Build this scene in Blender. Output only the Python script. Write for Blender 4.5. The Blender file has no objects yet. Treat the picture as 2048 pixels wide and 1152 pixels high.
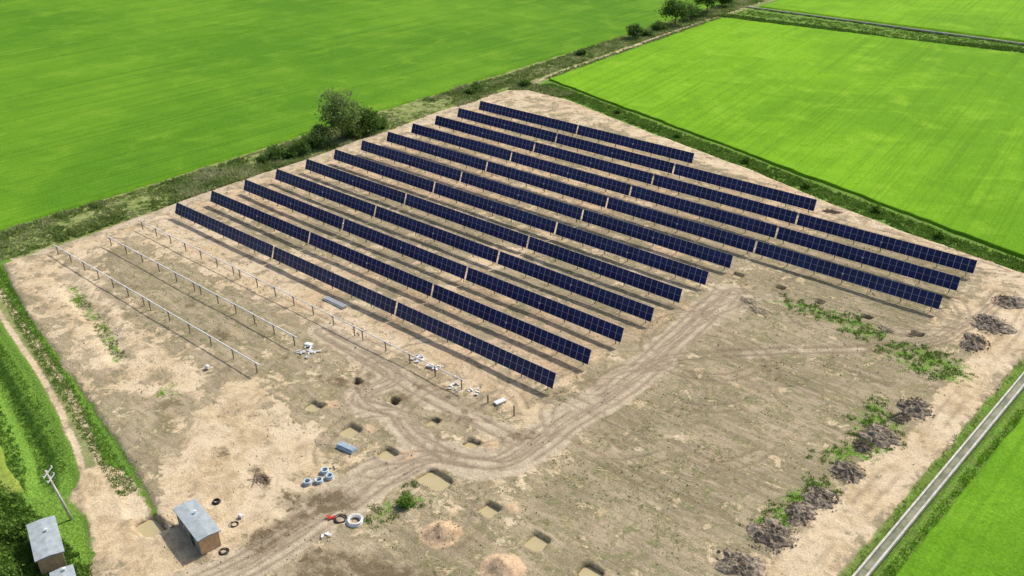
import bpy, math, random, numpy as np
from mathutils import Vector, Matrix
random.seed(7); rng=np.random.default_rng(11)
scene=bpy.context.scene; COL=scene.collection
# ------------------------------------------------------------------ helpers
def vnoise(x,y,seed=0):
    xi=np.floor(x).astype(np.int64);yi=np.floor(y).astype(np.int64);fx=x-xi;fy=y-yi
    fx=fx*fx*(3-2*fx);fy=fy*fy*(3-2*fy)
    def h(a,b):
        v=(a*374761393+b*668265263+seed*982451653)&0xffffffff
        v=((v^(v>>13))*1274126177)&0xffffffff
        v=(v^(v>>16))&0xffffffff
        return v/4294967295.0
    return (h(xi,yi)*(1-fx)+h(xi+1,yi)*fx)*(1-fy)+(h(xi,yi+1)*(1-fx)+h(xi+1,yi+1)*fx)*fy
def fbm(x,y,s,seed=0,o=4):
    r=0;a=1;t=0
    for i in range(o):
        r=r+a*vnoise(x*s,y*s,seed+i*17);t+=a;a*=.5;s*=2.03
    return r/t
def pdist(X,Y,pts):
    d=np.full(np.shape(X),1e9)
    for (ax,ay),(bx,by) in zip(pts[:-1],pts[1:]):
        vx,vy=bx-ax,by-ay;t=np.clip(((X-ax)*vx+(Y-ay)*vy)/(vx*vx+vy*vy+1e-9),0,1)
        d=np.minimum(d,np.hypot(X-ax-t*vx,Y-ay-t*vy))
    return d
def inside(X,Y,P):
    r=np.zeros(np.shape(X),bool);n=len(P)
    for i in range(n):
        x1,y1=P[i];x2,y2=P[(i+1)%n]
        c=((y1>Y)!=(y2>Y))&(X<(x2-x1)*(Y-y1)/((y2-y1) if y2!=y1 else 1e-9)+x1)
        r^=c
    return r
def sdf(X,Y,P):
    d=pdist(X,Y,P+[P[0]]);return np.where(inside(X,Y,P),-d,d)
def sm(v,a,b):
    t=np.clip((v-a)/(b-a),0,1);return t*t*(3-2*t)
def smooth_line(pts,n=3):
    P=[np.array(p,float) for p in pts]
    for _ in range(n):
        Q=[P[0]]
        for a,b in zip(P[:-1],P[1:]): Q+= [a*.75+b*.25,a*.25+b*.75]
        Q.append(P[-1]);P=Q
    return [tuple(p) for p in P]
def mesh_np(name,V,F,mats=(),smooth=False,attrs=None,mi=None):
    V=np.asarray(V,np.float32);F=np.asarray(F,np.int32);me=bpy.data.meshes.new(name)
    me.vertices.add(len(V));me.vertices.foreach_set('co',V.ravel())
    k=F.shape[1];me.loops.add(F.size);me.loops.foreach_set('vertex_index',F.ravel())
    me.polygons.add(len(F));me.polygons.foreach_set('loop_start',np.arange(0,F.size,k,dtype=np.int32))
    me.polygons.foreach_set('loop_total',np.full(len(F),k,np.int32))
    if mi is not None: me.polygons.foreach_set('material_index',np.asarray(mi,np.int32))
    me.polygons.foreach_set('use_smooth',np.full(len(F),smooth))
    for m in mats: me.materials.append(m)
    if attrs:
        for an,(ty,data) in attrs.items():
            a=me.attributes.new(an,ty,'POINT');a.data.foreach_set('color' if ty=='FLOAT_COLOR' else 'value',np.asarray(data,np.float32).ravel())
    me.update(calc_edges=True);me.validate();return me
def link(me,name,loc=(0,0,0),rot=(0,0,0),parent=None,**kw):
    o=bpy.data.objects.new(name,me);COL.objects.link(o);o.location=loc;o.rotation_euler=rot
    if parent is not None:o.parent=parent
    for k,v in kw.items():o[k]=v
    return o
class MB:
    def __init__(s): s.v=[];s.f=[];s.m=[]
    def poly(s,vs,f,m=0):
        b=len(s.v);s.v+= [tuple(p) for p in vs]
        for q in f: s.f.append([i+b for i in q]);s.m.append(m)
    def box(s,c,d,m=0,rz=0,mat=None,bev=0):
        hx,hy,hz=d[0]/2,d[1]/2,d[2]/2
        P=[Vector((x,y,z)) for z in(-hz,hz) for x,y in((-hx,-hy),(hx,-hy),(hx,hy),(-hx,hy))]
        R=Matrix.Rotation(rz,3,'Z') if mat is None else mat
        P=[R@p+Vector(c) for p in P]
        s.poly(P,[(3,2,1,0),(4,5,6,7),(0,1,5,4),(1,2,6,5),(2,3,7,6),(3,0,4,7)],m)
    def cyl(s,a,b,r1,r2=None,n=8,m=0,cap=True):
        r2=r1 if r2 is None else r2;a=Vector(a);b=Vector(b);d=(b-a).normalized()
        u=d.orthogonal().normalized();w=d.cross(u)
        V=[a+(u*math.cos(t)+w*math.sin(t))*r1 for t in [2*math.pi*i/n for i in range(n)]]+[b+(u*math.cos(t)+w*math.sin(t))*r2 for t in [2*math.pi*i/n for i in range(n)]]
        F=[(i,(i+1)%n,n+(i+1)%n,n+i) for i in range(n)]
        if cap:F+=[tuple(range(n-1,-1,-1)),tuple(range(n,2*n))]
        s.poly(V,F,m)
    def tube(s,P,r,n=6,m=0,closed=False):
        k=len(P);P=[Vector(p) for p in P];V=[];F=[]
        for i,p in enumerate(P):
            t=((P[(i+1)%k] if closed or i<k-1 else p)-(P[i-1] if closed or i>0 else p)).normalized()
            u=t.cross(Vector((0,0,1)));u=u.normalized() if u.length>1e-3 else t.orthogonal().normalized();w=t.cross(u)
            V+=[p+(u*math.cos(a)+w*math.sin(a))*r for a in [2*math.pi*j/n for j in range(n)]]
        for i in range(k if closed else k-1):
            for j in range(n): F.append((i*n+j,i*n+(j+1)%n,((i+1)%k)*n+(j+1)%n,((i+1)%k)*n+j))
        s.poly(V,F,m)
    def mesh(s,name,mats,smooth=False):
        me=bpy.data.meshes.new(name);me.from_pydata(s.v,[],s.f)
        for m in mats:me.materials.append(m)
        for p,i in zip(me.polygons,s.m):p.material_index=i;p.use_smooth=smooth
        me.update();return me
# ------------------------------------------------------------------ materials
class NT:
    def __init__(s,name):
        s.mat=bpy.data.materials.new(name);s.mat.use_nodes=True;s.t=s.mat.node_tree
        s.b=s.t.nodes['Principled BSDF'];s.pos=None
    def n(s,ty,**k):
        x=s.t.nodes.new(ty)
        for a,b in k.items():setattr(x,a,b)
        return x
    def L(s,a,b):s.t.links.new(a,b)
    def P(s):
        if s.pos is None:s.pos=s.n('ShaderNodeNewGeometry').outputs['Position']
        return s.pos
    def noise(s,scale,detail=4,rough=.55,vec=None,stretch=None,dist=0):
        x=s.n('ShaderNodeTexNoise');x.inputs['Scale'].default_value=scale;x.inputs['Detail'].default_value=detail;x.inputs['Roughness'].default_value=rough;x.inputs['Distortion'].default_value=dist
        v=vec or s.P()
        if stretch:
            m=s.n('ShaderNodeMapping');m.inputs['Scale'].default_value=stretch;s.L(v,m.inputs['Vector']);v=m.outputs[0]
        s.L(v,x.inputs['Vector']);return x.outputs['Fac']
    def m(s,op,a,b=None,c=None):
        x=s.n('ShaderNodeMath',operation=op)
        for i,v in enumerate((a,b,c)):
            if v is None:continue
            if isinstance(v,(int,float)):x.inputs[i].default_value=v
            else:s.L(v,x.inputs[i])
        return x.outputs[0]
    def mr(s,v,a,b,c=0,d=1):
        x=s.n('ShaderNodeMapRange');x.inputs['From Min'].default_value=a;x.inputs['From Max'].default_value=b;x.inputs['To Min'].default_value=c;x.inputs['To Max'].default_value=d
        s.L(v,x.inputs['Value']);return x.outputs[0]
    def mix(s,f,a,b,mode='MIX'):
        x=s.n('ShaderNodeMix',data_type='RGBA',blend_type=mode)
        if isinstance(f,(int,float)):x.inputs[0].default_value=f
        else:s.L(f,x.inputs[0])
        for i,v in((6,a),(7,b)):
            if isinstance(v,tuple):x.inputs[i].default_value=(*v,1)
            else:s.L(v,x.inputs[i])
        return x.outputs[2]
    def grey(s,v):
        x=s.n('ShaderNodeCombineColor');[s.L(v,x.inputs[i]) for i in range(3)];return x.outputs[0]
    def attr(s,nm,col=False):
        x=s.n('ShaderNodeAttribute',attribute_name=nm)
        if col:
            y=s.n('ShaderNodeSeparateColor');s.L(x.outputs['Color'],y.inputs[0]);return list(y.outputs)+[x.outputs['Alpha']]
        return x.outputs['Fac']
    def bump(s,h,st,dist):
        x=s.n('ShaderNodeBump');x.inputs['Strength'].default_value=st;x.inputs['Distance'].default_value=dist;s.L(h,x.inputs['Height']);s.L(x.outputs[0],s.b.inputs['Normal'])
    def done(s,c=None,rough=.9,metal=0,spec=.2):
        if c is not None:
            if isinstance(c,tuple):s.b.inputs['Base Color'].default_value=(*c,1)
            else:s.L(c,s.b.inputs['Base Color'])
        s.b.inputs['Roughness'].default_value=rough;s.b.inputs['Metallic'].default_value=metal;s.b.inputs['Specular IOR Level'].default_value=spec;return s.mat
def simple(name,c,rough=.8,metal=0,spec=.3,var=.25,scale=3):
    t=NT(name);n=t.noise(scale,4);tc=t.mr(n,.3,.7,1-var,1+var)
    return t.done(t.mix(1.0,c,t.grey(tc),'MULTIPLY'),rough,metal,spec)
def ground_mat():
    t=NT('site_soil');A=t.attr('mA',True);B=t.attr('mB',True)
    N1=t.noise(.10,6,.6);N2=t.noise(.55,7,.70);N3=t.noise(4.5,5,.70);NS=t.noise(1,7,.72,stretch=(.16,.75,1),dist=1.0);N4=t.noise(13,3,.6)
    NP=t.noise(1.9,6,.74);NM=t.noise(.28,7,.72,dist=.6);NL=t.noise(1,5,.7,stretch=(.12,2.6,1),dist=.4)
    c=t.mix(t.mr(N1,.44,.56),(.285,.232,.145),(.365,.295,.188))
    c=t.mix(t.mr(NM,.49,.57,0,.8),c,(.205,.185,.094))
    c=t.mix(t.mr(NS,.50,.58,0,.40),c,(.18,.158,.086))
    c=t.mix(t.mr(NS,.47,.40,0,.50),c,(.44,.36,.238))
    c=t.mix(t.mr(NL,.53,.60,0,.28),c,(.165,.145,.082))
    c=t.mix(t.mr(N2,.53,.60,0,.70),c,(.148,.162,.060))
    c=t.mix(t.mr(NP,.55,.62,0,.50),c,(.42,.345,.235))
    def fac(mask,noise,k=1.1,s=4):
        return t.m('MULTIPLY_ADD',t.m('ADD',mask,t.m('MULTIPLY',t.m('SUBTRACT',noise,.5),k)),s,-.5*s+.5)
    def clampf(v):
        x=t.n('ShaderNodeClamp');t.L(v,x.inputs[0]);return x.outputs[0]
    NB=t.m('ADD',t.m('MULTIPLY',N2,.45),t.m('MULTIPLY',NM,.55))
    sandc=t.mix(t.mr(NM,.44,.56),(.45,.338,.205),(.575,.452,.288))
    sandc=t.mix(t.mr(N1,.46,.56,0,.65),sandc,(.625,.51,.352))
    sandc=t.mix(t.mr(N2,.53,.62,0,.60),sandc,(.355,.268,.155))
    c=t.mix(clampf(fac(A[0],NB,5.0,4.5)),c,sandc)
    vg=t.mix(t.mr(N2,.42,.58),(.13,.19,.035),(.29,.30,.12))
    c=t.mix(clampf(fac(B[2],N2,.8,4)),c,vg)
    rc=t.mix(t.mr(N2,.42,.58),(.40,.325,.225),(.515,.425,.30))
    c=t.mix(clampf(fac(A[1],NB,1.6,2.8)),c,rc)
    c=t.mix(clampf(fac(A[3],NB,1.5,3)),c,t.mix(t.mr(NP,.42,.58),(.46,.315,.185),(.58,.425,.27)))
    c=t.mix(clampf(fac(B[0],NB,2.6,3.5)),c,(.15,.115,.066))
    lc=t.mix(t.mr(N3,.42,.58),(.085,.18,.02),(.17,.29,.042))
    c=t.mix(clampf(fac(A[2],N2,2.0,3.5)),c,lc)
    c=t.mix(t.m('MULTIPLY',B[1],.72),c,(.185,.142,.090))
    c=t.mix(1.0,c,t.grey(t.mr(N3,.38,.62,.82,1.16)),'MULTIPLY')
    c=t.mix(1.0,c,t.grey(t.mr(N4,.35,.65,.88,1.11)),'MULTIPLY')
    t.bump(t.m('ADD',N3,t.m('MULTIPLY',N2,2.0)),.6,.14)
    return t.done(c,.95,0,.1)
def crop_mat(name,dark,light,yellow,seed,rot=0.0,st=.36):
    t=NT(name)
    mp=t.n('ShaderNodeMapping');mp.inputs['Location'].default_value=(seed*31,seed*17,0);mp.inputs['Rotation'].default_value=(0,0,rot);t.L(t.P(),mp.inputs['Vector']);v=mp.outputs[0]
    N1=t.noise(.014,5,.55,v);N2=t.noise(.09,5,.62,v,dist=.5);S=t.noise(1,5,.6,v,(.16,.012,1));S2=t.noise(1,4,.6,v,(1.1,.010,1));N3=t.noise(2.2,6,.7,v);N5=t.noise(7,4,.7,v)
    N4=t.noise(.5,5,.65,v)
    f=t.m('ADD',t.m('MULTIPLY',N1,.55),t.m('ADD',t.m('MULTIPLY',N2,.27),t.m('MULTIPLY',S,.18)))
    c=t.mix(t.mr(f,.43,.57),dark,light)
    c=t.mix(t.mr(N2,.54,.68,0,.5),c,yellow)
    c=t.mix(t.mr(S2,.51,.60,0,st),c,tuple(x*.55 for x in dark))
    c=t.mix(t.mr(N4,.56,.68,0,.30),c,tuple(x*.6 for x in dark))
    c=t.mix(1.0,c,t.grey(t.mr(N3,.35,.65,.80,1.16)),'MULTIPLY')
    c=t.mix(1.0,c,t.grey(t.mr(N5,.32,.68,.74,1.22)),'MULTIPLY')
    t.bump(t.m('ADD',N5,N3),.5,.22)
    return t.done(c,.9,0,.06)
def leaf_mat(name,dark,mid,light):
    t=NT(name);a=t.attr('tint')
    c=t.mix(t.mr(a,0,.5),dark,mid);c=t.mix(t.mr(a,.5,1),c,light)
    m=t.done(c,.75,0,.12)
    tr=t.n('ShaderNodeBsdfTranslucent');t.L(c,tr.inputs[0]);mx=t.n('ShaderNodeMixShader');mx.inputs[0].default_value=.42
    t.L(t.b.outputs[0],mx.inputs[1]);t.L(tr.outputs[0],mx.inputs[2]);t.L(mx.outputs[0],t.t.nodes['Material Output'].inputs['Surface']);return m
def panel_mat():
    t=NT('solar_glass');oi=t.n('ShaderNodeObjectInfo')
    tc=t.n('ShaderNodeTexCoord');s=t.n('ShaderNodeSeparateXYZ');t.L(tc.outputs['Object'],s.inputs[0])
    def line(o,p,w):
        f=t.m('FRACT',t.m('ADD',t.m('DIVIDE',o,p),50.0));return t.m('LESS_THAN',t.m('ABSOLUTE',t.m('SUBTRACT',f,.5)),w)
    l=t.m('MAXIMUM',line(s.outputs[0],.182,.012),line(s.outputs[1],.182,.012))
    c=t.mix(oi.outputs['Random'],(.009,.011,.070),(.015,.020,.105))
    c=t.mix(t.m('MULTIPLY',l,.3),c,(.08,.09,.2))
    return t.done(c,.25,0,.25)
M=dict(
 soil=ground_mat(),
 cropL=crop_mat('rice_green_dark',(.088,.220,.012),(.135,.290,.016),(.18,.325,.024),1,.05,.34),
 cropR=crop_mat('rice_green_bright',(.130,.295,.010),(.190,.395,.014),(.25,.43,.028),2,-.12,.26),
 cropB=crop_mat('rice_green_near',(.105,.245,.012),(.150,.325,.016),(.20,.36,.03),3,0,.2),
 cropY=crop_mat('rough_grass_yellow',(.21,.28,.045),(.32,.38,.08),(.40,.41,.14),4),
 leaf=leaf_mat('tree_leaves',(.035,.085,.015),(.09,.17,.032),(.17,.265,.065)),
 leaf2=leaf_mat('feathery_leaves',(.06,.11,.026),(.14,.215,.055),(.25,.34,.11)),
 grass=leaf_mat('verge_grass',(.10,.16,.032),(.22,.29,.08),(.46,.45,.25)),
 lush=leaf_mat('lush_weeds',(.075,.145,.02),(.13,.235,.035),(.21,.33,.06)),
 rice=leaf_mat('rice_blades',(.08,.18,.01),(.14,.29,.014),(.22,.37,.03)),
 bark=simple('bark',(.17,.13,.095)),
 glass=panel_mat(), frame=simple('aluminium_frame',(.36,.38,.45),.45,.2,.4,.1),
 galv=simple('galvanised_steel',(.60,.61,.62),.45,.4,.5,.12), post=simple('steel_post',(.20,.155,.125),.6,.2,.4,.2),
 tube=simple('pale_torque_tube',(.72,.70,.68),.5,.0,.4,.1),
 conc=simple('concrete',(.50,.47,.41),.9,0,.2,.25,1.2), roof=simple('grey_sheet_roof',(.33,.37,.38),.6,0,.3,.18,1.5),
 wall=simple('tan_plaster_wall',(.52,.34,.19),.85,0,.2,.2,2), wallg=simple('weathered_panel_wall',(.33,.29,.24),.85),
 dark=simple('dark_opening',(.03,.03,.032),.5), black=simple('black_plastic_pipe',(.025,.025,.027),.5), white=simple('white_plastic',(.72,.72,.70),.6,0,.3,.1),
 bluew=simple('blue_grey_conduit',(.42,.52,.58),.5,0,.4,.15), red=simple('red_plastic',(.45,.03,.02),.5), wood=simple('pale_timber',(.52,.43,.30),.85,0,.2,.3,4),
 water=None, heap=simple('dug_dark_soil',(.25,.205,.15),.95,0,.1,.6,2.2), clod=simple('dry_clods',(.44,.36,.25),.95,0,.1,.4,1.5))
t=NT('muddy_water');M['water']=t.done(t.mix(t.noise(.9,3),(.40,.325,.165),(.47,.395,.22)),.2,0,.4)
t=NT('canal_water');M['dwater']=t.done(t.mix(t.mr(t.noise(.6,5,.65),.42,.58),(.10,.12,.06),(.22,.22,.14)),.3,0,.3)
# ------------------------------------------------------------------ layout (metres; x runs along the tracker rows, y across them)
SP=7.923
RIM=[(-5.5,-32),(-5.7,-14),(-7,9),(-7,35),(-8,60),(-9,85),(-8.5,107),(-3.4,110.5),(9.9,110),(43.4,101),(74.1,93.5),(93.2,87.5),(111,82.8),(134,78.6),(142.6,78),(141.9,60),(140.9,26),(139.9,2),(138.6,-40),(100,-62),(78,-60),(79,-50),(73.6,-47.8),(62.8,-45.6),(44,-42.2),(18.2,-37.7)]
ROAD=smooth_line([(84,-68),(88,-58),(90.7,-49.9),(91.4,-42.7),(91,-36.2),(90.6,-29.8),(90.9,-24.2),(93,-20.4),(98,-18.9),(101.1,-16.4),(101.4,-11.7),(100.8,-6),(101.6,.1),(102,7.5),(101.6,15.6),(100.7,25),(99.9,33.6),(99,40)])
ROADL=smooth_line([(94,-20),(91,-20.2),(87.6,-19.6),(84.6,-18.6),(82.6,-17.6),(79.2,-18.6),(76.6,-19.6),(75.2,-17),(76.4,-13.4),(74.4,-11.4),(67.1,-10.8),(57.8,-10.6)])
ROADL2=smooth_line([(99,-12),(91,-12),(80,-12.2),(70,-11.4),(60,-10.8)])
ROADR=smooth_line([(101.8,13),(103,17),(108.3,23.8),(116.4,31.2),(124.3,38.5),(129.9,45.6),(131.8,54.9),(133,68)])
ROADR2=smooth_line([(100.5,28),(102,39),(103.5,44),(112,44.2),(124,44.5),(131,50)])
TRK=smooth_line([(138,78),(138.4,60.6),(137.9,41),(138.3,26.4),(137.6,15),(136.9,2.5),(136.1,-11.5),(134.4,-40)])
WHEEL=smooth_line([(-40,-31),(-5,-35.8),(9.2,-38.6),(26,-41.4),(41.8,-44.2),(54.5,-47.3),(63.7,-50),(68.1,-51.7),(76,-54.2),(82.6,-57.5),(88,-60)])
LANE=smooth_line([(-6,112),(-8.8,120.7),(-9.7,139.3),(-10.5,168),(-12.5,202.5),(-12.5,230),(-13,290)])
HTRK=smooth_line([(-9,-36),(-4.6,-24),(-4.7,-12),(-5.2,9),(-5.4,35),(-6,60),(-6.5,85),(-6.4,104)])
S2=[(63.4,-36.6),(58.6,-28.1),(62.4,-24.9),(71.6,-28.2),(76.4,-27),(81.7,-29.5),(88.6,-31.2),(87.6,-38.5),(88.4,-44.5),(86,-58),(78,-58),(74,-48.5),(69.9,-44)]
S1=[(-5,-31),(-4,-24.6),(15,-24),(30.9,-28),(44.7,-28.5),(54,-28.2),(60,-33),(52,-38),(44.7,-40),(24,-36.6),(5,-34)]
S3=[(-6,-14),(-6,2),(20,0),(99,-1.5),(103,-5.6),(99.5,-9.6),(86,-8.6),(63.7,-9.3),(37,-10.9),(14,-11)]
S4=[(-5.5,-24),(-5.5,-12),(3,-11),(5,-17),(4,-24)]
GST=smooth_line([(13,-28.2),(22,-29.8),(31,-32),(41,-34.3)])
PITS=[(96.5,-24,3.4,2.1,1),(105,-23.8,1.9,1.8,1),(112.7,-24,1.9,1.9,1),(119.9,-24,2.0,1.8,1),(95.2,-16,1.6,1.4,1),(87.9,-15.9,1.4,1.3,1),(88.4,-24.1,1.8,1.7,1),(80.9,-24,1.9,1.8,1),
 (73,-23.9,2.0,1.6,1),(73,-16,1.2,1.1,0),(80.5,-15.8,1.2,1.1,0),(105,47.1,1.2,1.0,0),(112.1,46.9,1.3,1.1,0),(119.5,47.1,1.3,1.1,0),(127.4,46.9,1.4,1.2,0),(97.4,46.7,1.6,1.4,1),(77.4,-50.4,3.4,2.0,1)]
MOUNDS=[(103.8,-30.2),(112.4,-29.4)]
HEAPS=[(135.0,65.9,1.5),(135.2,56.5,1.9),(135.0,49.5,1.8),(134.6,27.5,1.8),(134.0,24.0,1.0),(133.6,18.5,1.5),(132.7,15.0,.9),(133.4,9.1,1.6),(133.1,2.6,1.4),(132.5,-1.6,1.3),(131.8,-6.6,1.8),(131.4,-12.9,1.5)]
LUSH=[([(106,42.6),(112,42.0),(123,40.2),(126,43.4),(119,46.0),(114,45.8),(107,45.2)]),([(125,38.5),(132,36.2),(137.4,37.4),(137.2,42),(131,43.6),(126,42)]),([(128.6,19),(132,17.6),(133.6,24),(130,27)]),([(128.5,8.5),(132.5,10),(135.4,14.5),(136,22.5),(134,23),(131,16)]),([(128.8,-7),(132,-5),(133.6,6),(130.4,5.5)]),([(94.8,-34),(95.8,-34.2),(98,-30),(98.4,-26.6),(95.6,-27.2),(94.9,-30)])]
# ------------------------------------------------------------------ ground
def axis(lo,hi,st,far):
    a=list(np.arange(lo,hi+1e-6,st));s=st;x=hi;R=[]
    while x<far:s*=1.18;x+=s;R.append(x)
    s=st;x=lo;Lf=[]
    while x>-far:s*=1.18;x-=s;Lf.append(x)
    return np.array(Lf[::-1]+a+R)
def zfield(X,Y):
    """ground height and colour masks"""
    wx=(fbm(X,Y,.25,3,4)-.5)*4;wy=(fbm(X,Y,.25,9,4)-.5)*4
    xw,yw=X+wx*.5,Y+wy*.5
    si=sdf(X+wx*.25,Y+wy*.25,RIM);site=sm(-si,-.6,.6)
    z=(fbm(X,Y,.06,1,3)-.5)*.35+(fbm(X,Y,.9,2,3)-.5)*.14*site
    z=z-.45*(1-site)
    rj=(fbm(X,Y,.45,13,3)-.5)*1.2
    dmain=pdist(xw,yw,ROAD)+rj
    dr=np.minimum(pdist(xw,yw,ROADR),pdist(xw,yw,ROADR2))+rj
    dl=np.minimum(pdist(xw,yw,ROADL),pdist(xw,yw,ROADL2)+.4)+rj
    road=np.maximum(1.0*sm(3.0-dmain,-1.0,1.0),.80*sm(2.1-dl,-1.2,1.0));road=np.maximum(road,.50*sm(2.0-dr,-1.6,1.4)*sm(fbm(X,Y,.15,211,3),.35,.55))
    apron=sdf(xw,yw,[(96,-8),(98,0),(98,38),(104,46),(106,40),(104,20),(104,2),(104,-8)]);road=np.maximum(road,.52*sm(-apron,-3,3))
    dt=pdist(X+wx*.2,Y,TRK);dh=pdist(xw,Y,HTRK);dw=pdist(X,Y+wy*.10,WHEEL);dln=pdist(X,Y,LANE)
    road=np.maximum(road,.55*sm(1.5-dh,-.7,.7))
    def rut(d,g=.85,w=.26):return np.exp(-((np.abs(d)-g)/w)**2)
    r=np.zeros_like(X)
    for ln,off in((ROAD,0),(ROAD,1.2),(ROAD,-1.1),(ROADL,0),(ROADL,.7),(ROADL2,0),(ROADR,0),(ROADR,1.1),(ROADR2,0)):
        P=[(a+off,b+off*.6) for a,b in ln];r=np.maximum(r,rut(pdist(xw*.3+X*.7,yw*.3+Y*.7,P))*(.35+.65*sm(fbm(X,Y,.2,40+int(off*10),2),.28,.48)))
    for cx,cy,rr in((106,8,7),(105,24,9),(104,-3,6),(106,36,8),(130,62,7),(132,70,6),(108,18,10),(106,0,9),(128,70,9),(110,30,12),(90,-12,8),(86,-24,7),(97,-30,9),(112,8,12),(80,-8,10),(118,52,14)):
        r=np.maximum(r,.9*rut(np.hypot(X-cx+wx*.3,Y-cy)-rr,.8,.24)*sm(fbm(X,Y,.15,50+int(cx),2),.42,.58)*(X<132))
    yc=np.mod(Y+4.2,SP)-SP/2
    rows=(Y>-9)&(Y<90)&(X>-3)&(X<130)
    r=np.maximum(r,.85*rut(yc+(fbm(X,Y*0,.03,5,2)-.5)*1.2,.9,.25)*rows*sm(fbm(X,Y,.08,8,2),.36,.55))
    r=np.maximum(r,.6*rut(dt,.9,.26)*sm(fbm(X,Y,.1,18,2),.4,.6))
    r=r*site
    z=z-.06*r
    sand=np.zeros_like(X)
    for P,k in((S2,.90),(S1,.66),(S3,.70),(S4,.62)): sand=np.maximum(sand,k*sm(-sdf(xw,yw,P),-4.0,3.0))
    sand=np.maximum(sand,.70*sm(si+6.0+wx,-2.5,2.5)*(Y>70)*site)
    sand=np.maximum(sand,.60*sm(X,48,-8)*site*(Y>-12))
    sand=np.maximum(sand,.68*sm(X,124,131)*sm(Y,40,52)*site)
    sand=np.maximum(sand,.62*np.exp(-((X-61)/5)**2)*(Y>0)*(Y<90)*sm(fbm(X,Y,.12,77,2),.38,.52))
    sand=np.maximum(sand,.92*sm(2.4-dt,-1.0,1.0));sand=np.maximum(sand,.58*sm(4.2-dt,-1.5,1.5)*sm(Y,40,20))
    sand=np.maximum(sand,.60*site*sm(X,138.5,140)*(Y<78))
    base=.36+.34*(fbm(X,Y,.05,60,3)-.5)*2
    kk=sm(X,112,98);base=base*kk+.16*(1-kk)
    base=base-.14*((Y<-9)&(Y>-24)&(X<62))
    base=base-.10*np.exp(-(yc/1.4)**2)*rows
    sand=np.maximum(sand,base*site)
    warm=0*X
    for mx,my in MOUNDS:
        d=np.hypot((X-mx+wx*.35),(Y-my+wy*.35));z=z+1.15*np.exp(-(d/1.35)**2)*(1+.9*(fbm(X,Y,1.4,30,3)-.5));warm=np.maximum(warm,.95*sm(2.6-d,-.4,1))
    for mx,my,mr_ in((90.5,-22.8,1.2),(97.5,-14.6,1),(75,-22.3,1.1),(82.6,-22.4,1.1),(107,-22.2,1)):
        d=np.hypot((X-mx+wx*.35),(Y-my+wy*.35));warm=np.maximum(warm,.6*sm(mr_-d,-.8,.6));z=z+.25*np.exp(-(d/.8)**2)
    warm=np.maximum(warm,.46*rows*sm(fbm(X,Y,.07,301,3),.45,.62)*(X<98))
    dark=.0*X
    dark=np.maximum(dark,.50*sm(1.6-np.abs(pdist(xw,yw,[(60,-18.4),(72,-18),(79,-14),(97,-13.2),(99,-10)])),-1,1)*sm(fbm(X,Y,.2,31,2),.4,.6))
    dark=np.maximum(dark,.55*sm(2.0-pdist(xw,yw,[(86,-38),(91,-33),(89,-44)]),-2,1.5))
    dark=np.maximum(dark,.62*sm(3.4-pdist(xw,yw,[(98,-42),(103,-39.5),(108,-38)]),-2.5,2))
    dark=np.maximum(dark,.55*sm(1.0-pdist(xw,yw,[(78,-36.5),(80.5,-37.5),(83,-38.6)]),-1,1))
    dark=np.maximum(dark,.42*sm(1.8-np.abs(Y+10.5),-1,1)*sm(X,72,80)*sm(X,97,92))
    for cx,cy,rr in((68,-30,1.6),(66,-33,2),(75,-33,1.8),(72,-38,2.2),(56,-26,2),(84,-34.5,1.8),(50,-33,3),(58,-36,2.5),(40,-31,1.8),(30,-27,2),(20,-22,3),(34,-19,3),(48,-21,3),(79,-41,1.6)): dark=np.maximum(dark,.45*sm(rr-np.hypot(xw-cx,(yw-cy)*1.4),-1.5,1.5))
    lush=0*X
    for P in LUSH: lush=np.maximum(lush,.52*sm(-sdf(xw,yw,P),-1.8,1.2))
    lush=np.maximum(lush,.50*sm(1.0-pdist(xw,yw,GST),-1.2,1));z=z-.35*sm(1.4-pdist(xw,yw,GST),-1,1)
    lush=np.maximum(lush,.42*sm(3.2-np.hypot(xw-54,(yw+34.5)*1.6),-2,2))
    verge=1-site
    verge=verge*(1-.9*sm(.8-np.abs(pdist(X,Y,LANE)),-.5,.8))
    wt=np.maximum(np.exp(-((dw-.98)/.44)**2),.38*sm(1.7-dw,-.3,.3));wide=sm(3.4-pdist(xw,yw,[(66,-50.8),(70,-51),(77,-53.5),(84,-57),(90,-60)]),-1.4,1.4)
    verge=verge*(1-np.clip(wt*1.1+wide,0,1));sand=np.maximum(sand,np.clip(wt*1.1+wide,0,1)*(1-site))
    sand=np.maximum(sand,(1-site)*.6*sm(.8-dln,-.5,.7))
    z=z+(1-site)*(.25*sm(2.2-dw,-.5,.5)-.06*wt)
    lushz=(1-site)*(Y<-30)*(1-np.clip(wt*1.6,0,1))*(1-wide)*(X<90);lush=np.maximum(lush,.95*lushz*(1-.45*sm(.7-dw,-.2,.3)))
    lush=np.maximum(lush,.60*(1-site)*(X>-10)*(Y>75)*(1-sm(1.8-dln,-.5,.8)))
    rz=(1-site)*sm(X,138,141)*(Y<78);lush=np.maximum(lush,.6*rz)
    dd=pdist(X,Y,[(-40,-38),(20,-46.3),(33.9,-48.8),(44.8,-50.9),(54.5,-52.8),(61,-55.2)]);z=z-.9*sm(1.2-dd,-.8,.8)*(1-site)
    dd2=pdist(X,Y,[(-11.3,226.8),(19,228.2),(45,230),(68,233),(89,236.8),(200,246)]);z=z-.8*sm(1.2-dd2,-.8,.8)
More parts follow.
